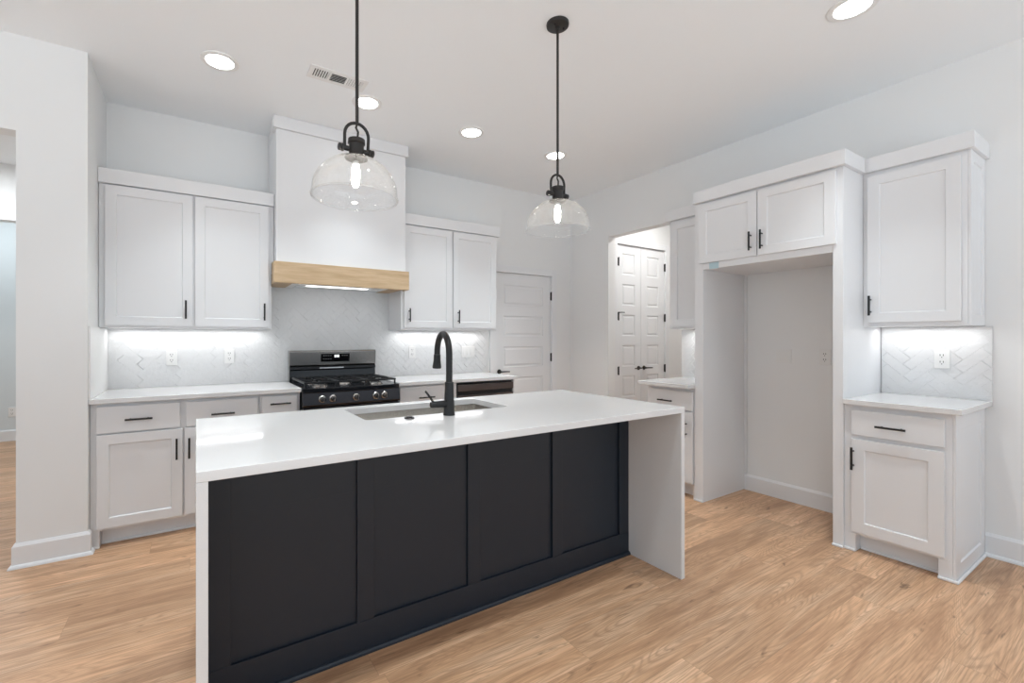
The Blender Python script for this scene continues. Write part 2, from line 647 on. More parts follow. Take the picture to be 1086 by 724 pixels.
# interior doors
def lever(parent, x, y, z, sgn):
    h = MB()
    h.lathe([(0, 0), (0.026, 0), (0.026, -0.006), (0.022, -0.012), (0.010, -0.014), (0.010, -0.045), (0, -0.045)], (x, y, z), 24, 'y')
    o = h.build('rosette', M['black_metal'], parent, smooth=True)
    g = MB()
    g.tube([(x - sgn * 0.010, y - 0.042, z), (x + sgn * 0.06, y - 0.044, z), (x + sgn * 0.115, y - 0.044, z - 0.002)], [0.009, 0.008, 0.0065], 12)
    g.build('lever', M['black_metal'], o, smooth=True)


def hinge(parent, x, y, z, stop=0):
    h = MB()
    h.box(x - 0.013, x + 0.013, y - 0.004, y + 0.004, z - 0.048, z + 0.048)
    h.lathe([(0, -0.052), (0.007, -0.052), (0.007, 0.052), (0, 0.052)], (x, y - 0.008, z), 12)
    if stop:
        h.tube([(x, y - 0.01, z + 0.044), (x + stop * 0.03, y - 0.03, z + 0.046), (x + stop * 0.075, y - 0.032, z + 0.046)], 0.006, 10)
    return h.build('hinge', M['black_metal'], parent)


def casing(name, x0, x1, z1, y, wd=0.078, left=True):
    m = MB()
    for a, b, lo, hi in ((x0 - wd, x0, 0, z1 + wd), (x1, x1 + wd, 0, z1 + wd), (x0, x1, z1, z1 + wd)):
        m.box(a, b, y - 0.018, y, lo, hi)
    # jamb
    m.box(x0 - 0.012, x0, y, y + 0.10, 0, z1 + 0.012)
    m.box(x1, x1 + 0.012, y, y + 0.10, 0, z1 + 0.012)
    m.box(x0, x1, y, y + 0.10, z1, z1 + 0.012)
    m.box(x0, x0 + 0.012, y + 0.05, y + 0.10, 0, z1)
    m.box(x1 - 0.012, x1, y + 0.05, y + 0.10, 0, z1)
    m.box(x0, x1, y + 0.05, y + 0.10, z1 - 0.012, z1)
    return struct(m.build(name, M['trim'], bevel=0.003))


casing('trim_2', DX0, DX1, DH, YB)
pan = []
for i in range(5):
    top = 1.888 - 0.352 * i
    pan.append((DX0 + 0.118, DX1 - 0.118, top - 0.232, top))
d = MB().slab_panels(DX0 + 0.003, DX1 - 0.003, 0.012, DH - 0.004, YB + 0.012, 0.035, pan).build('door_1', M['trim'])
struct(d)
d['label'] = 'white five panel interior door at the end of the back wall'
lever(d, DX0 + 0.062, YB + 0.012, 0.905, 1)
for z in (1.787, 1.052, 0.32):
    hinge(d, DX1 + 0.002, YB + 0.002, z)

casing('trim_3', P0, P1, PH, PY, 0.07)
PM = (P0 + P1) / 2
for k, (a, b, name) in enumerate(((P0, PM, 'door_2'), (PM, P1, 'door_3'))):
    pan = []
    for i in range(6):
        top = 2.325 - 0.377 * i
        pan.append((a + 0.115, b - 0.115, top - 0.262, top))
    d = MB().slab_panels(a + 0.003, b - 0.002, 0.012, PH - 0.004, PY + 0.012, 0.035, pan).build(name, M['trim'])
    struct(d)
    d['label'] = ('left' if k == 0 else 'right') + ' leaf of the tall white double door in the passage'
    lever(d, (b - 0.05) if k == 0 else (a + 0.055), PY + 0.012, 0.905, -1 if k == 0 else 1)
    for i, z in enumerate((2.21, 1.548, 0.886, 0.25)):
        hinge(d, (P0 + 0.010) if k == 0 else (P1 + 0.001), (PY - 0.016) if k == 0 else (PY + 0.002), z, (1 if (k == 0 and i == 1) else 0))


# ------------------------------------------------------------------ cabinets
def pull_v(parent, x, z0, z1, yf):
    h = MB()
    y = yf - 0.032
    h.tube([(x, y, z0), (x, y, z1)], 0.0062, 12)
    for z in (z0 + 0.024, z1 - 0.024):
        h.tube([(x, yf, z), (x, y, z)], 0.0048, 10)
    h.build('handle', M['black_metal'], parent, smooth=True)


def pull_h(parent, x0, x1, z, yf):
    h = MB()
    y = yf - 0.032
    h.tube([(x0, y, z), (x1, y, z)], 0.0062, 12)
    for x in (x0 + 0.024, x1 - 0.024):
        h.tube([(x, yf, z), (x, y, z)], 0.0048, 10)
    h.build('handle', M['black_metal'], parent, smooth=True)


def door(parent, x0, x1, z0, z1, yf, pull=None, s=0.06):
    d = MB().shaker(x0, x1, z0, z1, yf, 0.0185, s).build('door', M['cab'], parent, 0.0016)
    if pull:
        pull_v(d, pull[0], pull[1], pull[2], yf)
    return d


def drawer(parent, x0, x1, z0, z1, yf, pull=None):
    d = MB().box(x0, x1, yf, yf + 0.0185, z0, z1).build('drawer', M['cab'], parent, 0.0025)
    if pull:
        pull_h(d, pull[0], pull[1], pull[2], yf)
    return d


CT = 0.914            # counter top
CB = 0.884            # underside of the stone


def crown(parent, x0, x1, yf, yb, z0, z1, lip=0.004):
    m = MB()
    m.box(x0, x1, yf, yb, z0, z1)
    return m.build('crown_board', M['cab'], parent, 0.002)


# --- left base run on the back wall (two units), world coordinates relative to the wall
CF = 3.480            # front edge of the stone
DF = CF + 0.022       # face of doors and drawers
FF = DF + 0.020       # face frames


def base_body(parent, x0, x1, y0, yb, toe_l=0.0, toe_r=0.0, z1=CB - 0.001):
    """carcass with a toe recess; y0 is the face of the frame (local, negative), yb the wall side"""
    m = MB()
    m.box(x0, x1, y0, yb, 0.105, z1)
    m.box(x0 + 0.001, x1 - 0.001, y0 + 0.07, yb - 0.001, 0.0, 0.1049)
    if toe_l:
        m.box(x0, x0 + toe_l, y0, y0 + 0.0699, 0.0, 0.1049)
    if toe_r:
        m.box(x1 - toe_r, x1, y0, y0 + 0.0699, 0.0, 0.1049)
    return m.build('body', M['cab'], parent, 0.0015)


def shoe_strip(parent, pts, name='shoe_moulding'):
    """low white quarter-round along box runs [(x0,x1,y0,y1)...]"""
    for x0, x1, y0, y1 in pts:
        box(name, M['trim'], parent, x0, x1, y0, y1, 0.0, 0.016, bevel=0.005)


u = thing('base_cabinet', 'wide white base cabinet with two drawers and two doors, at left end of back wall', 'cabinet', (-0.546, YB - 0.002, 0))
lx = lambda x: x + 0.546
ly = lambda y: y - (YB - 0.002)
base_body(u, 0.0, lx(0.387), ly(FF), 0.0, toe_l=0.045)
shoe_strip(u, [(0.0, 0.047, ly(FF) - 0.012, ly(FF) + 0.001), (0.047, lx(0.387), ly(FF) + 0.056, ly(FF) + 0.0695)])
drawer(u, lx(-0.514), lx(-0.088), 0.70, 0.862, ly(DF), (lx(-0.373), lx(-0.234), 0.778))
drawer(u, lx(-0.055), lx(0.375), 0.70, 0.860, ly(DF), (lx(0.088), lx(0.228), 0.771))
door(u, lx(-0.514), lx(-0.075), 0.121, 0.690, ly(DF), (lx(-0.106), 0.496, 0.632))
door(u, lx(-0.063), lx(0.375), 0.121, 0.690, ly(DF), (lx(-0.037), 0.494, 0.628))

u = thing('base_cabinet', 'narrow white base cabinet with one drawer, just left of the range', 'cabinet', (0.388, YB - 0.002, 0))
lx = lambda x: x - 0.388
base_body(u, 0.0, lx(0.660), ly(FF), 0.0)
drawer(u, lx(0.402), lx(0.640), 0.70, 0.862, ly(DF), (lx(0.452), lx(0.590), 0.810))
door(u, lx(0.402), lx(0.640), 0.121, 0.690, ly(DF), (lx(0.61), 0.494, 0.628))

u = thing('base_cabinet', 'white base cabinet with one drawer between the range and the dishwasher', 'cabinet', (1.438, YB - 0.002, 0))
lx = lambda x: x - 1.438
base_body(u, 0.0, lx(2.005), ly(FF), 0.0)
drawer(u, lx(1.452), lx(1.990), 0.70, 0.868, ly(DF), (lx(1.614), lx(1.762), 0.775))
door(u, lx(1.452), lx(1.990), 0.121, 0.690, ly(DF), (lx(1.955), 0.494, 0.628))

# dishwasher
u = thing('dishwasher', 'dark stainless dishwasher under the right end of the back counter', 'dishwasher', (2.009, YB - 0.004, 0))
ly2 = lambda y: y - (YB - 0.004)
box('body', M['enamel'], u, 0.004, 0.612, ly2(FF), -0.02, 0.10, 0.872)
box('control_strip', M['brown_steel'], u, 0.0, 0.616, ly2(DF) - 0.004, ly2(FF) - 0.0005, 0.800, 0.858, bevel=0.003)
box('handle_recess', M['enamel'], u, 0.004, 0.612, ly2(DF) + 0.012, ly2(FF) - 0.0005, 0.765, 0.7995)
box('door_panel', M['brown_steel'], u, 0.0, 0.616, ly2(DF) - 0.004, ly2(FF) - 0.0005, 0.115, 0.764, bevel=0.003)
box('toe_plate', M['enamel'], u, 0.004, 0.612, ly2(FF) + 0.05, ly2(FF) + 0.06, 0.0, 0.0995)
u = tag(box('end_panel', M['cab'], None, 2.628, 2.645, DF + 0.002, YB - 0.003, 0.0, CB - 0.001), 'thin white end panel right of the dishwasher', 'panel')

# stone on the back wall
tag(box('countertop', M['quartz'], None, XL + 0.001, 0.664, CF, YB - 0.0125, CB, CT, bevel=0.0025),
    'white quartz countertop left of the range', 'countertop')
tag(box('countertop', M['quartz'], None, 1.434, 2.665, CF, YB - 0.0125, CB, CT, bevel=0.0025),
    'white quartz countertop right of the range, over the dishwasher', 'countertop')

# wall cabinets on the back wall
UF = 3.788            # door face
UFF = UF + 0.020
u = thing('wall_cabinet', 'white two door wall cabinet left of the range hood', 'cabinet', (XL + 0.002, YB - 0.002, 0))
lx = lambda x: x - (XL + 0.002)
box('body', M['cab'], u, 0.0, lx(0.5015), ly(UFF), 0.0, 1.354, 2.3085, bevel=0.0015)
box('filler', M['cab'], u, lx(0.502), lx(0.5195), ly(UFF) + 0.004, ly(UFF) + 0.03, 1.87, 2.3085)
crown(u, 0.0, lx(0.519), ly(UF) - 0.008, 0.0, 2.309, 2.405)
door(u, lx(-0.513), lx(-0.020), 1.366, 2.300, ly(UF), (lx(-0.060), 1.419, 1.549))
door(u, lx(-0.005), lx(0.482), 1.366, 2.300, ly(UF), (lx(0.449), 1.417, 1.547))

u = thing('wall_cabinet', 'white two door wall cabinet right of the range hood', 'cabinet', (1.586, YB - 0.002, 0))
lx = lambda x: x - 1.586
box('body', M['cab'], u, 0.0, lx(2.640), ly(UFF), 0.0, 1.360, 2.3215, bevel=0.0015)
crown(u, lx(1.587), lx(2.665), ly(UF) - 0.008, 0.0, 2.322, 2.417)
door(u, lx(1.610), lx(2.108), 1.379, 2.310, ly(UF), (lx(1.657), 1.430, 1.553))
door(u, lx(2.123), lx(2.622), 1.379, 2.310, ly(UF), (lx(2.172), 1.424, 1.553))

# range hood between them
u = thing('range_hood', 'tall white boxed range hood with oak beam above the range', 'range hood', (0.504, YB - 0.012, 0))
lx = lambda x: x - 0.504
lyh = lambda y: y - (YB - 0.012)
HF = 3.700
box('chimney_box', M['cab'], u, lx(0.5225), lx(1.5840), lyh(HF), 0.0, 1.80, H - 0.095, bevel=0.002)
box('crown_board', M['cab'], u, lx(0.5205), lx(1.5855), lyh(3.80), 0.0, H - 0.0945, H - 0.001, bevel=0.002)
box('crown_board', M['cab'], u, lx(0.502), lx(1.606), lyh(HF) - 0.020, lyh(3.7995), H - 0.0945, H - 0.001, bevel=0.002)
m = MB()
m.box(lx(0.503), lx(1.608), lyh(HF) - 0.028, lyh(HF) - 0.001, 1.706, 1.868)
m.box(lx(0.503), lx(0.5215), lyh(HF) - 0.001, lyh(3.785), 1.706, 1.868)
m.box(lx(1.5895), lx(1.608), lyh(HF) - 0.001, lyh(3.785), 1.706, 1.868)
m.box(lx(0.5225), lx(0.65), lyh(HF) - 0.0005, -0.003, 1.712, 1.7995)
m.box(lx(1.46), lx(1.583), lyh(HF) - 0.0005, -0.003, 1.712, 1.7995)
m.build('oak_beam', M['oak'], u, 0.002)
ins = MB()
ins.box(lx(0.651), lx(1.459), lyh(HF) + 0.005, -0.003, 1.715, 1.7995)
ins.box(lx(0.69), lx(1.42), lyh(HF) + 0.03, lyh(HF) + 0.13, 1.703, 1.7149)
o = ins.build('vent_insert', M['plastic'], u, 0.002)
box('lamp_lens', M['hood_lens'], o, lx(0.76), lx(1.26), lyh(HF) + 0.045, lyh(HF) + 0.105, 1.7005, 1.7029)
for k in range(2):
    box('filter', M['chrome'], o, lx(0.70 + 0.36 * k), lx(1.05 + 0.36 * k), lyh(HF) + 0.15, -0.05, 1.709, 1.7148)


# ------------------------------------------------------------------ herringbone tiles
def clip(poly, x0, x1, z0, z1):
    def cut(pts, inside, inter):
        out = []
        for i in range(len(pts)):
            a, b = pts[i], pts[(i + 1) % len(pts)]
            if inside(a):
                out.append(a)
                if not inside(b):
                    out.append(inter(a, b))
            elif inside(b):
                out.append(inter(a, b))
        return out

    def lerp(a, b, k):
        return (a[0] + (b[0] - a[0]) * k, a[1] + (b[1] - a[1]) * k)
    for ax, lim, sg in ((0, x0, 1), (0, x1, -1), (1, z0, 1), (1, z1, -1)):
        if not poly:
            return []
        poly = cut(poly, lambda p: sg * (p[ax] - lim) >= 0, lambda a, b: lerp(a, b, (lim - a[ax]) / (b[ax] - a[ax])))
    return poly


def herringbone(name, label, rects, loc, rz, seed, off=(0.0, 0.0), TW=0.055, N=3):
    """local x along the wall, z up, face to -y"""
    root = thing(name, label, 'backsplash', loc, rz)
    g = MB()
    for x0, x1, z0, z1 in rects:
        g.box(x0, x1, -0.0066, -0.0005, z0, z1)
    g.build('grout', M['grout'], root)
    m = MB()
    bm = m.bm
    xs0, xs1 = min(r[0] for r in rects), max(r[1] for r in rects)
    zs0, zs1 = min(r[2] for r in rects), max(r[3] for r in rects)
    S = math.sqrt(0.5)
    R = int((xs1 - xs0 + zs1 - zs0) / TW) + 2 * N + 4
    gr = 0.0009
    for i in range(-R, R):
        for j in range(-R, R):
            k = (i - j) % (2 * N)
            if k == 0:
                a = (i * TW, (i + N) * TW, j * TW, (j + 1) * TW)
            elif k == N:
                a = (i * TW, (i + 1) * TW, (j - N + 1) * TW, (j + 1) * TW)
            else:
                continue
            a = (a[0] + gr, a[1] - gr, a[2] + gr, a[3] - gr)
            pts = [(a[0], a[2]), (a[1], a[2]), (a[1], a[3]), (a[0], a[3])]
            pts = [(S * (p - q) + off[0] + (xs0 + xs1) / 2, S * (p + q) + off[1] + (zs0 + zs1) / 2) for p, q in pts]
            cx = sum(p[0] for p in pts) / 4
            cz = sum(p[1] for p in pts) / 4
            if cx < xs0 - 0.2 or cx > xs1 + 0.2 or cz < zs0 - 0.2 or cz > zs1 + 0.2:
                continue
            rnd = random.Random(seed * 7919 + i * 613 + j)
            tx, tz, th = rnd.uniform(-0.024, 0.024), rnd.uniform(-0.024, 0.024), rnd.uniform(-0.0006, 0.0006)
            for r in rects:
                q = clip(pts, *r)
                if len(q) < 3:
                    continue
                ar = abs(sum(q[n][0] * q[(n + 1) % len(q)][1] - q[(n + 1) % len(q)][0] * q[n][1] for n in range(len(q)))) / 2
                if ar < 2e-5:
                    continue
                whole = ar > 0.98 * (TW - 2 * gr) * (N * TW - 2 * gr)
                back = [bm.verts.new((p[0], -0.004, p[1])) for p in q]
                ins = 0.0022 if whole else 0.0
                mid = [bm.verts.new((p[0], -0.0078 + th, p[1])) for p in q]
                top = []
                for p in q:
                    dx, dz = cx - p[0], cz - p[1]
                    x = p[0] + (ins if dx > 0 else -ins) * 0.9
                    z = p[1] + (ins if dz > 0 else -ins) * 0.9
                    top.append((x, min(-0.0055, max(-0.0115, -0.0095 + th + tx * (x - cx) + tz * (z - cz))), z))
                top = [bm.verts.new(p) for p in top]
                n = len(q)
                for A, B in ((back, mid), (mid, top)):
                    for s in range(n):
                        bm.faces.new((A[s], A[(s + 1) % n], B[(s + 1) % n], B[s]))
                bm.faces.new(top)
    m.build('tile_field', M['tile'], root)
    return root


TZ0 = CT + 0.001
herringbone('tile_backsplash', 'white glazed herringbone tile backsplash behind the range', [
    (-0.546, 0.503, TZ0 - 0.03, 1.353), (0.503, 1.585, TZ0 - 0.03, 1.73), (1.585, 2.742, TZ0 - 0.03, 1.358)],
    (0, YB, 0), 0, 3, (-0.03, 0.05))
tag(box('side_splash', M['plastic'], None, XL + 0.0005, XL + 0.010, CF + 0.002, YB - 0.014, CT + 0.0005, 1.352, bevel=0.001),
    'smooth white splash panel on the side wall at left end of the counter', 'backsplash')
herringbone('tile_backsplash', 'white herringbone tile backsplash behind the right hand counter', [(0.002, 0.501, TZ0 - 0.03, 1.352)],
            (XR, 1.144, 0), ROT, 5, (0.13, 0.03))
herringbone('tile_backsplash', 'white herringbone tile splash in the niche left of the fridge alcove', [(0.0, 0.513, TZ0 - 0.03, 1.358)],
            (XR, 2.62, 0), ROT, 6)


# ------------------------------------------------------------------ range
u = thing('gas_range', 'freestanding stainless and black gas range with five knobs', 'range', (0.668, YB - 0.02, 0))
RW = 0.762
lyr = lambda y: y - (YB - 0.02)
RF = 3.445
f = lyr(RF)
box('body', M['enamel'], u, 0.002, RW - 0.002, f + 0.045, -0.001, 0.02, 0.895, bevel=0.003)
# oven door with window and bar
o = box('oven_door', M['black_steel'], u, 0.004, RW - 0.004, f + 0.004, f + 0.0445, 0.205, 0.765, bevel=0.004)
box('window', M['screen'], o, 0.13, RW - 0.13, f + 0.001, f + 0.0039, 0.33, 0.62)
h = MB()
h.tube([(0.05, f - 0.045, 0.715), (RW - 0.05, f - 0.045, 0.715)], 0.011, 14)
for x in (0.075, RW - 0.075):
    h.tube([(x, f + 0.0035, 0.715), (x, f - 0.045, 0.715)], 0.009, 12)
h.build('handle', M['steel'], o, smooth=True)
box('storage_drawer', M['black_steel'], u, 0.004, RW - 0.004, f + 0.006, f + 0.0445, 0.045, 0.20, bevel=0.004)
# slanted control panel
m = MB()
m.prism([(f + 0.0445, 0.772), (f + 0.004, 0.772), (f + 0.0, 0.785), (f + 0.014, 0.872), (f + 0.0445, 0.872)], 'x', 0.0, RW)
m.build('control_panel', M['black_steel'], u, 0.002)
# cooktop pan with bowed front lip
m = MB()
N_ = 24
front = []
for i in range(N_ + 1):
    x = RW * i / N_
    s = (2 * x / RW - 1)
    front.append((x, f + 0.020 - 0.026 * (1 - s * s)))
prof = front + [(RW, lyr(YB) - 0.075), (0.0, lyr(YB) - 0.075)]
m.prism(prof, 'z', 0.8725, 0.908)
m.build('cooktop', M['enamel'], u, 0.004)
# backguard
bg = MB()
b0 = -0.085
bg.prism([(-0.001, 0.896), (b0 + 0.026, 0.896), (b0 + 0.026, 1.035), (b0 + 0.010, 1.05), (b0 + 0.002, 1.165), (b0 + 0.010, 1.175), (-0.001, 1.175)], 'x', 0.004, RW - 0.004)
o = bg.build('backguard', M['steel'], u, 0.002)
lo = MB()
lo.prism([(b0 + 0.0255, 0.909), (b0 + 0.012, 0.909), (b0 + 0.018, 1.005), (b0 + 0.006, 1.012), (b0 + 0.006, 1.036), (b0 + 0.0255, 1.036)], 'x', 0.006, RW - 0.006)
lo.build('vent_panel', M['enamel'], u, 0.002)
sl = MB()
sl.box(0.25, 0.46, b0 + 0.001, b0 + 0.006, 1.018, 1.026)
sl.build('vent_slot', M['chrome'], u)
dsp = MB()
dsp.prism([(b0 + 0.0075, 1.075), (b0 + 0.0025, 1.075), (b0 - 0.002, 1.145), (b0 + 0.003, 1.145)], 'x', 0.262, 0.512)
o2 = dsp.build('display', M['screen'], o, 0.001)
k = MB()
for x0 in (0.378, 0.393, 0.408):
    for dx0, dx1, z0, z1 in ((0, 0.009, 1.131, 1.134), (0, 0.009, 1.114, 1.117), (0, 0.0025, 1.114, 1.134), (0.0065, 0.009, 1.114, 1.134)):
        k.box(x0 + dx0, x0 + dx1, b0 - 0.0030, b0 - 0.0002, z0, z1)
k.build('readout', M['readout'], o2)
for r in range(2):
    for c_ in range(4):
        box('key_mark', M['readout_dim'], o2, 0.280 + c_ * 0.020, 0.291 + c_ * 0.020, b0 - 0.0022 + r * 0.0024, b0 + 0.0008 + r * 0.0024, 1.125 - r * 0.028, 1.131 - r * 0.028)
for c_ in range(3):
    box('key_mark', M['readout_dim'], o2, 0.442 + c_ * 0.020, 0.452 + c_ * 0.020, b0 - 0.0022, b0 + 0.0008, 1.125, 1.131)
# knobs
for x in (0.140, 0.218, 0.398, 0.557, 0.628):
    kn = MB()
    kn.lathe([(0, 0), (0.027, 0), (0.028, -0.005), (0.024, -0.010), (0.020, -0.012), (0.018, -0.034), (0.015, -0.038), (0, -0.038)], (x, f + 0.006, 0.825), 28, 'y')
    kb = kn.build('knob', M['steel'], u, smooth=True)
    box('grip', M['chrome'], kb, x - 0.004, x + 0.004, f - 0.042, f - 0.026, 0.808, 0.842, bevel=0.002)
# burners and grates
for i, (x, y, r) in enumerate(((0.16, f + 0.16, 0.045), (0.16, f + 0.43, 0.036), (0.381, f + 0.30, 0.05), (0.60, f + 0.16, 0.05), (0.60, f + 0.43, 0.036))):
    bb_ = MB()
    bb_.lathe([(0, 0), (r * 1.35, 0), (r * 1.25, 0.010), (r, 0.012), (r, 0.018), (0, 0.018)], (x, y, 0.908), 28)
    o = bb_.build('burner', M['steel'], u, smooth=True)
    cp = MB()
    cp.lathe([(0, 0), (r * 0.8, 0), (r * 0.82, 0.008), (r * 0.7, 0.012), (0, 0.012)], (x, y, 0.9262), 28)
    cp.build('burner_cap', M['iron'], o, smooth=True)
gy0, gy1 = f + 0.050, f + 0.555
for x0, x1 in ((0.018, 0.262), (0.268, 0.494), (0.500, 0.744)):
    g = MB()
    za, zb = 0.938, 0.952
    b = 0.0075
    for x in (x0 + b, x1 - b):
        g.box(x - b, x + b, gy0, gy1, za, zb)
    for y in (gy0 + b, (gy0 + gy1) / 2, gy1 - b):
        g.box(x0 + 0.0149, x1 - 0.0149, y - b, y + b, za + 0.0005, zb - 0.0005)
    xc = (x0 + x1) / 2
    for y0, y1 in ((gy0 + 0.0149, gy0 + 0.085), (gy0 + 0.165, gy0 + 0.2445), (gy0 + 0.2605, gy0 + 0.335), (gy0 + 0.415, gy1 - 0.0149)):
        g.box(xc - 0.005, xc + 0.005, y0, y1, za + 0.002, zb + 0.001)
    for yc in (gy0 + 0.125, gy0 + 0.375):
        g.box(x0 + 0.0149, x0 + 0.085, yc - 0.005, yc + 0.005, za + 0.002, zb + 0.001)
        g.box(x1 - 0.085, x1 - 0.0149, yc - 0.005, yc + 0.005, za + 0.002, zb + 0.001)
    for x in (x0 + b, x1 - b):
        for y in (gy0 + b, gy1 - b):
            g.box(x - 0.006, x + 0.006, y - 0.006, y + 0.006, 0.9082, za + 0.0004)
    g.build('grate', M['iron'], u, 0.002)

# ------------------------------------------------------------------ island
IX1, IY0, IY1 = 2.226, 1.447, 2.400
PF = 1.787
u = thing('island_cabinet', 'black panelled island cabinet under the white waterfall countertop', 'island', (IX1 / 2, PF, 0))
lx = lambda x: x - IX1 / 2
a0, a1 = lx(0.0305), lx(IX1 - 0.0305)
D1 = IY1 - 0.035 - PF
m = MB()
m.box(a0, a1, 0.012, D1, 0.10, 0.66)
m.box(a0, a1, 0.012, 0.030, 0.6601, CB - 0.001)
m.box(a0, a1, D1 - 0.02, D1, 0.6601, CB - 0.001)
m.box(a0, a0 + 0.02, 0.0301, D1 - 0.0201, 0.6601, CB - 0.001)
m.box(a1 - 0.02, a1, 0.0301, D1 - 0.0201, 0.6601, CB - 0.001)
m.box(a0, a1, 0.012, D1 - 0.07, 0.0, 0.0999)
m.build('body', M['black_paint'], u)
for x0, x1 in ((0.031, 0.105), (0.556, 0.627), (1.079, 1.148), (1.598, 1.666), (2.115, 2.195)):
    box('stile', M['black_paint'], u, lx(x0), lx(x1), 0.0, 0.0118, 0.1315, CB - 0.0015, bevel=0.001)
box('bottom_rail', M['black_paint'], u, a0, a1, -0.0003, 0.0118, 0.0, 0.131, bevel=0.001)
m = MB()
m.prism([(-0.0005, 0), (-0.015, 0), (-0.014, 0.008), (-0.009, 0.015), (-0.0005, 0.019)], 'x', a0, a1)
m.build('shoe_moulding', M['black_paint'], u)
# kitchen side fronts
for k in range(4):
    x0 = a0 + 0.02 + k * (a1 - a0 - 0.04) / 4 + 0.004
    x1 = a0 + 0.02 + (k + 1) * (a1 - a0 - 0.04) / 4 - 0.004
    d = MB().shaker(-x1, -x0, 0.12, 0.86, 0.0).build('door', M['black_paint'], u, 0.0015)
    d.rotation_euler = (0, 0, PI)
    d.location = (0, D1 + 0.020, 0)

SX0, SX1, SY0, SY1 = 0.651, 1.440, 1.961, 2.318
u = thing('island_countertop', 'thick white quartz waterfall countertop of the island', 'countertop', (IX1 / 2, IY0, 0))
m = MB()
bm = m.bm


def hole_ring(z):
    o_ = [(0, IY0), (IX1, IY0), (IX1, IY1), (0, IY1)]
    rr = 0.018
    inn = []
    for (cx_, cy_, a_) in ((SX0 + rr, SY0 + rr, PI), (SX1 - rr, SY0 + rr, 1.5 * PI), (SX1 - rr, SY1 - rr, 0), (SX0 + rr, SY1 - rr, 0.5 * PI)):
        for q in range(5):
            an = a_ + q * PI / 8
            inn.append((cx_ + rr * math.cos(an), cy_ + rr * math.sin(an)))
    return ([bm.verts.new((x - IX1 / 2, y - IY0, z)) for x, y in o_], [bm.verts.new((x - IX1 / 2, y - IY0, z)) for x, y in inn])


To, Ti = hole_ring(CT)
Bo, Bi = hole_ring(CB)
for O, I in ((To, Ti), (Bo, Bi)):
    for c_ in range(4):
        bm.faces.new([O[c_]] + [I[c_ * 5 + q] for q in range(4, -1, -1)][::-1])
        bm.faces.new((O[c_], O[(c_ + 1) % 4], I[((c_ + 1) * 5) % 20], I[c_ * 5 + 4]))
for c_ in range(4):
    bm.faces.new((To[c_], To[(c_ + 1) % 4], Bo[(c_ + 1) % 4], Bo[c_]))
for q in range(20):
    bm.faces.new((Ti[q], Ti[(q + 1) % 20], Bi[(q + 1) % 20], Bi[q]))
m.build('top_slab', M['quartz'], u, 0.0015)
box('waterfall_leg', M['quartz'], u, -IX1 / 2, -IX1 / 2 + 0.0295, 0.0, IY1 - IY0, 0.0, CB - 0.0004, bevel=0.001)
box('waterfall_leg', M['quartz'], u, IX1 / 2 - 0.0295, IX1 / 2, 0.0, IY1 - IY0, 0.0, CB - 0.0004, bevel=0.001)

# sink
u = thing('kitchen_sink', 'stainless undermount sink set into the island countertop', 'sink', ((SX0 + SX1) / 2, (SY0 + SY1) / 2, 0.665))
m = MB()
bm = m.bm


def rrect(hx, hy, r, z):
    out = []
    for sx_, sy_, a_ in ((-1, -1, PI), (1, -1, 1.5 * PI), (1, 1, 0), (-1, 1, 0.5 * PI)):
        for q in range(6):
            an = a_ + q * PI / 10
            out.append(bm.verts.new((sx_ * (hx - r) + r * math.cos(an), sy_ * (hy - r) + r * math.sin(an), z)))
    return out


hx, hy = (SX1 - SX0) / 2, (SY1 - SY0) / 2
zt = CB - 0.0015 - 0.665
R = [rrect(hx + 0.015, hy + 0.015, 0.02, zt), rrect(hx + 0.003, hy + 0.003, 0.018, zt), rrect(hx + 0.002, hy + 0.002, 0.018, 0.03),
     rrect(hx - 0.012, hy - 0.012, 0.03, 0.012), rrect(0.05, 0.05, 0.049, 0.008)]
for A, B in zip(R, R[1:]):
    for i in range(24):
        j = (i + 1) % 24
        bm.faces.new((A[i], A[j], B[j], B[i]))
bm.faces.new(R[-1])
m.build('basin', M['sink_steel'], u, smooth=True, solid=0.0015)
m = MB()
m.lathe([(0, 0.004), (0.02, 0.003), (0.038, 0.006), (0.042, 0.0035), (0.042, 0), (0, 0)], (0, 0, 0.0095), 28)
m.build('drain', M['chrome'], u, smooth=True)

# faucet
FX, FY_ = 1.037, 1.893
u = thing('kitchen_faucet', 'matte black gooseneck pull down faucet standing in front of the island sink', 'faucet', (FX, FY_, CT))
m = MB()
m.lathe([(0, 0), (0.0285, 0), (0.0285, 0.006), (0.0265, 0.012), (0.0240, 0.075), (0.0215, 0.130), (0.0215, 0.155), (0.019, 0.158), (0, 0.158)], (0, 0, 0.0005), 32)
m.build('base', M['black_metal'], u, smooth=True)
phi = math.radians(10)
dx, dy = math.sin(phi), math.cos(phi)
pts = [(0, 0, 0.158), (0, 0, 0.22), (0, 0, 0.292)]
RA = 0.097
for q in range(1, 19):
    an = PI * q / 18
    r_ = RA * (1 - math.cos(an))
    pts.append((dx * r_, dy * r_, 0.292 + RA * math.sin(an)))
pts.append((dx * 2 * RA, dy * 2 * RA, 0.284))
MB().tube(pts, 0.0158, 18).build('spout', M['black_metal'], u, smooth=True)
m = MB()
hx_, hy_ = dx * 2 * RA, dy * 2 * RA
sd = Vector((dx * 0.10, dy * 0.10, -1)).normalized()
p0 = Vector((hx_, hy_, 0.2838))
m.tube([p0, p0 + sd * 0.004, p0 + sd * 0.030, p0 + sd * 0.066, p0 + sd * 0.072], [0.0168, 0.018, 0.0185, 0.0235, 0.0225], 20)
o = m.build('spray_head', M['black_metal'], u, smooth=True)
m = MB()
m.box(hx_ - 0.006, hx_ + 0.006, hy_ - 0.0235, hy_ - 0.0175, 0.237, 0.262)
m.build('spray_button', M['rubber'], o, 0.002)
m = MB()
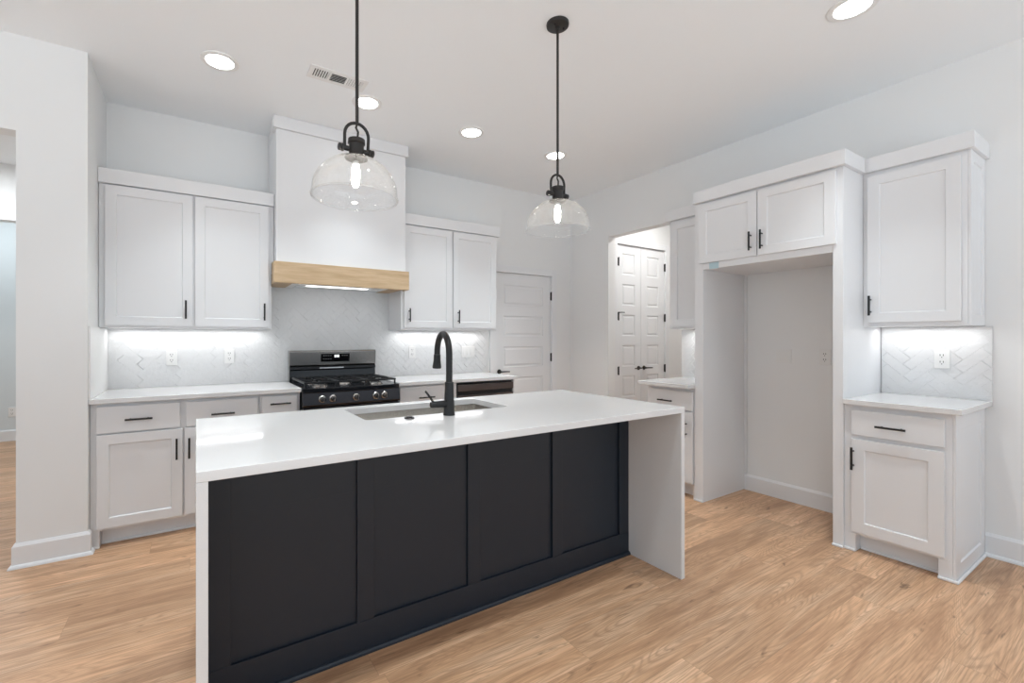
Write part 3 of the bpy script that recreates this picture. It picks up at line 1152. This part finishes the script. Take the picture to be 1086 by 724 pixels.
m.tube([(-0.020, 0, 0.055), (-0.092, 0, 0.055), (-0.098, 0, 0.055)], [0.0170, 0.0155, 0.013], 18)
o = m.build('lever_hub', M['black_metal'], u, smooth=True)
m = MB()
m.tube([(-0.086, 0, 0.068), (-0.100, 0, 0.088), (-0.126, 0, 0.122)], [0.0055, 0.005, 0.0045], 12)
m.build('lever', M['black_metal'], o, smooth=True)

m = MB()
m.lathe([(0, 0), (0.0235, 0), (0.0235, 0.003), (0.021, 0.006), (0.015, 0.006), (0.014, 0.0095), (0, 0.0105)], (0, 0, 0), 28)
o = m.build('air_switch', M['black_steel'], None, smooth=True)
o.location = (0.835, 1.905, CT + 0.0003)
tag(o, 'small round dark metal disposal button on the island beside the faucet', 'button')


# ------------------------------------------------------------------ right wall
def rw(y_left, y):
    return y_left - y


XF = 3.368            # front of the fridge surround
# pantry cabinets between passage opening and fridge surround
BF = 3.344            # stone front on the right wall
BD = BF + 0.020       # door faces
BFF = BD + 0.020
PYL, PYR = 2.545, 2.106
u = thing('base_cabinet', 'white base cabinet with drawer in the niche left of the fridge alcove', 'cabinet', (XR - 0.002, PYL, 0), ROT)
L = lambda y: PYL - y
dep = lambda x: x - (XR - 0.002)
# its front stands further out than the other one
PB = 3.300
base_body(u, 0.0, L(PYR), dep(BFF), 0.0, toe_r=0.02)
drawer(u, L(2.532), L(2.122), 0.70, 0.850, dep(BD), (L(2.417), L(2.284), 0.764))
door(u, L(2.532), L(2.122), 0.121, 0.690, dep(BD), (L(2.172), 0.487, 0.617))
tag(box('countertop', M['quartz'], None, BF - 0.06, XR - 0.0125, 2.107, 2.578, CB, CT, bevel=0.0025),
    'small white quartz countertop in the niche left of the fridge alcove', 'countertop')
u = thing('wall_cabinet', 'white wall cabinet above the niche left of the fridge alcove', 'cabinet', (XR - 0.002, 2.535, 0), ROT)
L = lambda y: 2.535 - y
RUF = 3.658
box('body', M['cab'], u, 0.0, L(2.108), dep(RUF + 0.02), 0.0, 1.365, 2.338, bevel=0.0015)
m = MB()
m.box(L(2.572), L(2.108), dep(RUF) - 0.012, 0.0, 2.3385, 2.427)
m.build('crown_board', M['cab'], u, 0.002)
door(u, L(2.515), L(2.125), 1.385, 2.315, dep(RUF), (L(2.165), 1.430, 1.56))

# refrigerator surround
u = thing('fridge_surround', 'tall white refrigerator surround with two doors over an empty alcove', 'cabinet', (XR - 0.002, 2.104, 0), ROT)
L = lambda y: 2.104 - y
box('side_panel', M['cab'], u, 0.0, L(2.037), dep(XF), 0.0, 0.0, 2.334, bevel=0.0015)
box('side_panel', M['cab'], u, L(1.200), L(1.147), dep(XF), 0.0, 0.0, 2.334, bevel=0.0015)
box('body', M['cab'], u, L(2.0365), L(1.2005), dep(XF) + 0.001, 0.0, 1.815, 2.334, bevel=0.0015)
m = MB()
m.box(L(2.098), L(1.1245), dep(XF) - 0.036, dep(3.634), 2.3345, 2.427)
m.box(L(2.098), L(1.1465), dep(3.634) + 0.0002, 0.0, 2.3345, 2.427)
m.build('crown_board', M['cab'], u, 0.002)
XD = XF - 0.019
door(u, L(2.062), L(1.636), 1.862, 2.318, dep(XD), (L(1.672), 1.900, 2.032))
door(u, L(1.630), L(1.180), 1.862, 2.318, dep(XD), (L(1.598), 1.900, 2.032))
box('scribe_strip', M['cab'], u, L(2.0365), L(2.018), -0.0165, -0.001, 0.131, 1.8145, bevel=0.001)
shoe_strip(u, [(-0.006, L(2.033), dep(XF) - 0.012, dep(XF) - 0.0003), (L(1.203), L(1.147), dep(XF) - 0.012, dep(XF) - 0.0003)])
# paper tape left on the lower edge of the cabinet
u = tag(MB().box(0, 0.072, -0.0012, 0, 0.0, 0.048).box(0.006, 0.066, -0.0016, -0.0012, 0.010, 0.022).build('paper_tag', M['sticker_blue'], None),
        'pale blue paper tag hanging at the top left corner of the fridge alcove', 'tag')
u.location = (XF - 0.0007, 1.985, 1.812)
u.rotation_euler = (0, 0, ROT)

# base and wall cabinet on the near right
RYL, RYR = 1.1465, 0.673
u = thing('base_cabinet', 'white base cabinet with drawer and door right of the fridge surround', 'cabinet', (XR - 0.002, RYL, 0), ROT)
L = lambda y: RYL - y
base_body(u, 0.0, L(RYR + 0.012), dep(BFF), 0.0, toe_l=0.055, toe_r=0.055)
drawer(u, L(1.108), L(0.712), 0.703, 0.852, dep(BD), (L(0.988), L(0.857), 0.771))
door(u, L(1.108), L(0.712), 0.122, 0.679, dep(BD), (L(1.096), 0.497, 0.630), 0.062)
e = MB()
e.shaker(dep(BFF), 0.0, 0.0, CB - 0.002, 0.0, 0.0115, 0.085, 0.007)
o = e.build('end_panel', M['cab'], u, 0.001)
o.rotation_euler = (0, 0, PI / 2)
o.location = (L(RYR), 0, 0)
shoe_strip(u, [(0.0, 0.057, dep(BFF) - 0.013, dep(BFF) - 0.0003), (L(RYR) - 0.068, L(RYR) + 0.013, dep(BFF) - 0.013, dep(BFF) - 0.0003),
               (L(RYR) + 0.0003, L(RYR) + 0.013, dep(BFF) - 0.0002, -0.03), (0.0575, L(RYR) - 0.0685, dep(BFF) + 0.058, dep(BFF) + 0.0695)])
tag(box('countertop', M['quartz'], None, BF, XR - 0.0125, 0.643, 1.1455, CB, CT, bevel=0.0025),
    'white quartz countertop on the base cabinet right of the fridge surround', 'countertop')
u = thing('wall_cabinet', 'white single door wall cabinet right of the fridge surround', 'cabinet', (XR - 0.002, RYL, 0), ROT)
box('body', M['cab'], u, 0.0, L(0.685), dep(RUF + 0.02), 0.0, 1.355, 2.337, bevel=0.0015)
m = MB()
m.box(L(1.1463), L(0.655), dep(RUF) - 0.010, 0.0, 2.3375, 2.427)
m.build('crown_board', M['cab'], u, 0.002)
door(u, L(1.122), L(0.709), 1.380, 2.312, dep(RUF), (L(1.104), 1.425, 1.55), 0.06)
e = MB()
e.shaker(dep(RUF + 0.02), 0.0, 1.355, 2.3368, 0.0, 0.0115, 0.06, 0.007)
o = e.build('end_panel', M['cab'], u, 0.001)
o.rotation_euler = (0, 0, PI / 2)
o.location = (L(RYR), 0, 0)


# ------------------------------------------------------------------ wall plates
def outlet(label, loc, rz, group=None):
    u = thing('wall_outlet', label, 'outlet', loc, rz, group)
    box('plate', M['plastic'], u, -0.036, 0.036, -0.007, -0.0003, -0.0585, 0.0585, bevel=0.003)
    for z in (-0.021, 0.021):
        m = MB()
        m.lathe([(0, 0), (0.0165, 0), (0.0165, -0.002), (0, -0.002)], (0, -0.006, z), 24, 'y')
        r = m.build('receptacle', M['plastic'], u, 0.0006)
        s = MB()
        for x in (-0.007, 0.007):
            s.box(x - 0.0016, x + 0.0016, -0.0086, -0.0081, z - 0.001, z + 0.010)
        s.lathe([(0, 0), (0.0028, 0), (0.0028, -0.0005), (0, -0.0005)], (0, -0.0081, z - 0.009), 12, 'y')
        s.build('slot', M['slot'], r)
    return u


TF = 0.0118
outlet('white outlet on the back tiles, far left under the wall cabinet', (-0.158, YB - TF, 1.132), 0)
outlet('white outlet on the back tiles just left of the range', (0.230, YB - TF, 1.136), 0)
outlet('white outlet on the back tiles between range and faucet', (1.830, YB - TF, 1.142), 0)
outlet('white outlet on the tiles above the right hand counter', (XR - TF, 0.851, 1.151), ROT)
outlet('white outlet at the right side of the fridge alcove wall', (XR, 1.467, 1.140), ROT)
u = thing('water_box_cover', 'blank white square plate on the fridge alcove wall, left of its outlet', 'plate', (XR, 1.741, 1.138), ROT)
box('plate', M['plastic'], u, -0.056, 0.056, -0.006, -0.0003, -0.055, 0.055, bevel=0.0012)
for sx_ in (-0.04, 0.04):
    m = MB()
    m.lathe([(0, 0), (0.003, 0), (0.003, -0.001), (0, -0.001)], (sx_, -0.006, 0), 10, 'y')
    m.build('screw', M['plastic'], u)
u = thing('switch_plate', 'wide white three gang switch plate on the tiles right of the faucet', 'switch', (2.479, YB - TF, 1.136), 0)
box('plate', M['plastic'], u, -0.084, 0.084, -0.006, -0.0003, -0.060, 0.060, bevel=0.003)
for x in (-0.046, 0.0, 0.046):
    m = MB()
    m.prism([(-0.0062, -0.033), (-0.0105, -0.033), (-0.0075, 0.033), (-0.0062, 0.033)], 'x', x - 0.0165, x + 0.0165)
    m.build('rocker', M['plastic'], u, 0.001)
outlet('white outlet low on the far hall wall, seen through the left opening', (-1.955, 7.78, 0.36), 0)


# ------------------------------------------------------------------ ceiling fittings
SPOT_LABELS = ['round recessed light nearest the left wall, above the left counter', 'round recessed light behind the left pendant rod',
               'round recessed light between the two pendants', 'round recessed light behind the right pendant rod',
               'round recessed light near the camera at the top right of the ceiling']
for (x, y), lab in zip(SPOTS, SPOT_LABELS):
    u = thing('recessed_light', lab, 'ceiling light', (x, y, H), 0, 'recessed ceiling lights')
    m = MB()
    m.lathe([(0.105, -0.0002), (0.104, -0.006), (0.096, -0.009), (0.078, -0.007), (0.0745, -0.0002)], (0, 0, 0), 48, closed=True)
    m.build('trim_ring', M['plastic'], u, smooth=True)
    m = MB()
    m.lathe([(0, -0.006), (0.0735, -0.0055), (0.074, -0.0002), (0, -0.0002)], (0, 0, 0), 48)
    m.build('lens', M['lens'], u, smooth=True)

u = thing('air_vent', 'white three section air vent in the ceiling near the hood', 'vent', (0.793, 2.957, H))
VW, VD = 0.185, 0.075
m = MB()
m.box(-VW, VW, -VD, -VD + 0.030, -0.006, -0.0003)
m.box(-VW, VW, VD - 0.030, VD, -0.006, -0.0003)
for x0, x1 in ((-VW, -VW + 0.03), (-0.062, -0.048), (0.048, 0.062), (VW - 0.03, VW)):
    m.box(x0, x1, -VD + 0.0302, VD - 0.0302, -0.006, -0.0003)
m.build('frame', M['plastic'], u, 0.0015)
box('duct_shade', M['slot'], u, -VW + 0.0302, VW - 0.0302, -VD + 0.0302, VD - 0.0302, -0.0012, -0.0003)  # thin dark sheet, its colour standing in for shade behind the slats
for x0, x1, ang in ((-VW + 0.031, -0.063, 1), (-0.047, 0.047, 0), (0.063, VW - 0.031, -1)):
    if ang:
        n = 6
        for i in range(n):
            xc = x0 + (x1 - x0) * (i + 0.5) / n
            s = MB()
            sl = 0.0055
            s.prism([(xc - sl * ang * 0.6, -0.0058), (xc - sl * ang * 0.6 + 0.0025, -0.0058), (xc + sl * ang + 0.0025, -0.0014), (xc + sl * ang, -0.0014)], 'y', -VD + 0.0305, VD - 0.0305)
            s.build('slat', M['plastic'], u)
    else:
        for i in range(6):
            yc = -VD + 0.034 + i * (2 * VD - 0.068) / 5
            s = MB()
            s.prism([(yc - 0.003, -0.0058), (yc - 0.0005, -0.0058), (yc + 0.0045, -0.0014), (yc + 0.002, -0.0014)], 'x', x0, x1)
            s.build('slat', M['plastic'], u)


def pendant(label, x, y, zrim, tilt=0.0):
    """origin at the canopy; swinging part hangs from the rod end"""
    u = thing('pendant_light', label, 'pendant light', (x, y, H), 0, 'island pendants')
    m = MB()
    m.lathe([(0, -0.0005), (0.059, -0.0005), (0.060, -0.008), (0.058, -0.018), (0.050, -0.022), (0.012, -0.023), (0.010, -0.034), (0, -0.034)], (0, 0, 0), 40)
    o = m.build('canopy', M['bronze'], u, smooth=True)
    for sx_ in (-0.032, 0.032):
        m = MB()
        m.lathe([(0, 0), (0.006, 0), (0.006, -0.006), (0.003, -0.008), (0, -0.008)], (sx_, -0.012, -0.022), 14)
        m.build('canopy_screw', M['black_metal'], o, smooth=True)
    zr = zrim - H                    # rim, local
    top = zr + 0.300                 # crown of the bail
    m = MB()
    m.tube([(0, 0, -0.03), (0, 0, top - 0.004)], 0.0068, 14)
    m.build('rod', M['bronze'], u, smooth=True)

    def T(p):
        # tilt of the swinging part about the bail crown (around y)
        px, py, pz = p
        dz = pz - top
        c_, s_ = math.cos(tilt), math.sin(tilt)
        return (px * c_ + dz * s_, py, top - px * s_ + dz * c_)

    def fin(mb, *a, **k):
        for v_ in mb.bm.verts:
            v_.co = T(v_.co)
        return mb.build(*a, **k)
    # bail
    m = MB()
    pts = [(-0.047, 0, top - 0.108), (-0.048, 0, top - 0.055)]
    for q in range(0, 13):
        an = PI - PI * q / 12
        pts.append((0.048 * math.cos(an), 0, top - 0.050 + 0.050 * math.sin(an)))
    pts += [(0.048, 0, top - 0.055), (0.047, 0, top - 0.108)]
    m.tube(pts, 0.0062, 12)
    o = fin(m, 'bail', M['bronze'], u, smooth=True)
    for sg in (-1, 1):
        m = MB()
        m.lathe([(0, sg * 0.030), (0.010, sg * 0.030), (0.010, sg * 0.050), (0.0145, sg * 0.051), (0.0155, sg * 0.056), (0.0145, sg * 0.060), (0.007, sg * 0.061),
                 (0.007, sg * 0.063), (0.0145, sg * 0.064), (0.0145, sg * 0.070), (0.009, sg * 0.073), (0, sg * 0.073)], (0, 0, top - 0.108), 18, 'x')
        fin(m, 'thumb_screw', M['bronze'], o, smooth=True)
    # cord hook inside the bail
    m = MB()
    m.tube([(0, 0, top - 0.003), (-0.004, 0, top - 0.018), (0.005, 0, top - 0.034), (0.004, 0, top - 0.050), (0, 0, top - 0.062)], 0.0042, 10)
    fin(m, 'hook', M['bronze'], u, smooth=True)
    # socket cup
    m = MB()
    m.lathe([(0, top - 0.060), (0.012, top - 0.060), (0.014, top - 0.066), (0.033, top - 0.066), (0.034, top - 0.082), (0.029, top - 0.086), (0.029, top - 0.124),
             (0.030, top - 0.128), (0.044, top - 0.137), (0.045, top - 0.142), (0, top - 0.142)], (0, 0, 0), 32)
    fin(m, 'socket', M['bronze'], u, smooth=True)
    # glass bowl
    m = MB()
    prof = []
    z1 = top - 0.1395
    hgt = z1 - zr
    for q in range(0, 19):
        a_ = q / 18
        an = math.radians(17) + a_ * math.radians(73)
        prof.append((0.166 * math.sin(an), zr + 0.022 + (hgt - 0.022) * (math.cos(an) / math.cos(math.radians(17)))))
    prof += [(0.1675, zr + 0.010), (0.1690, zr)]
    inner = [(r - 0.0028, z - 0.0018) for r, z in prof[:-1]] + [(0.1658, zr)]
    m.lathe(prof + inner[::-1], (0, 0, 0), 64, closed=True)
    m.lathe([(0.1675 + 0.0042 * math.cos(q * PI / 5), zr + 0.0042 * math.sin(q * PI / 5)) for q in range(10)], (0, 0, 0), 64, closed=True)
    fin(m, 'glass_shade', M['glass'], u, smooth=True)
    # bulb
    m = MB()
    zb = top - 0.1425
    m.lathe([(0, zb), (0.013, zb), (0.013, zb - 0.024), (0, zb - 0.024)], (0, 0, 0), 20)
    o = fin(m, 'bulb_base', M['chrome'], u, smooth=True)
    m = MB()
    zb -= 0.0245
    m.lathe([(0, zb), (0.011, zb), (0.0155, zb - 0.02), (0.016, zb - 0.065), (0.012, zb - 0.082), (0.006, zb - 0.089), (0, zb - 0.090)], (0, 0, 0), 24)
    fin(m, 'bulb', M['bulb'], o, smooth=True)
    return u


pendant('left glass dome pendant with black rod, hanging in front of the range hood', 0.549, 1.768, 1.840, math.radians(1.5))
pendant('right glass dome pendant with black rod, hanging in front of the room corner', 1.663, 1.82, 1.862, 0.0)
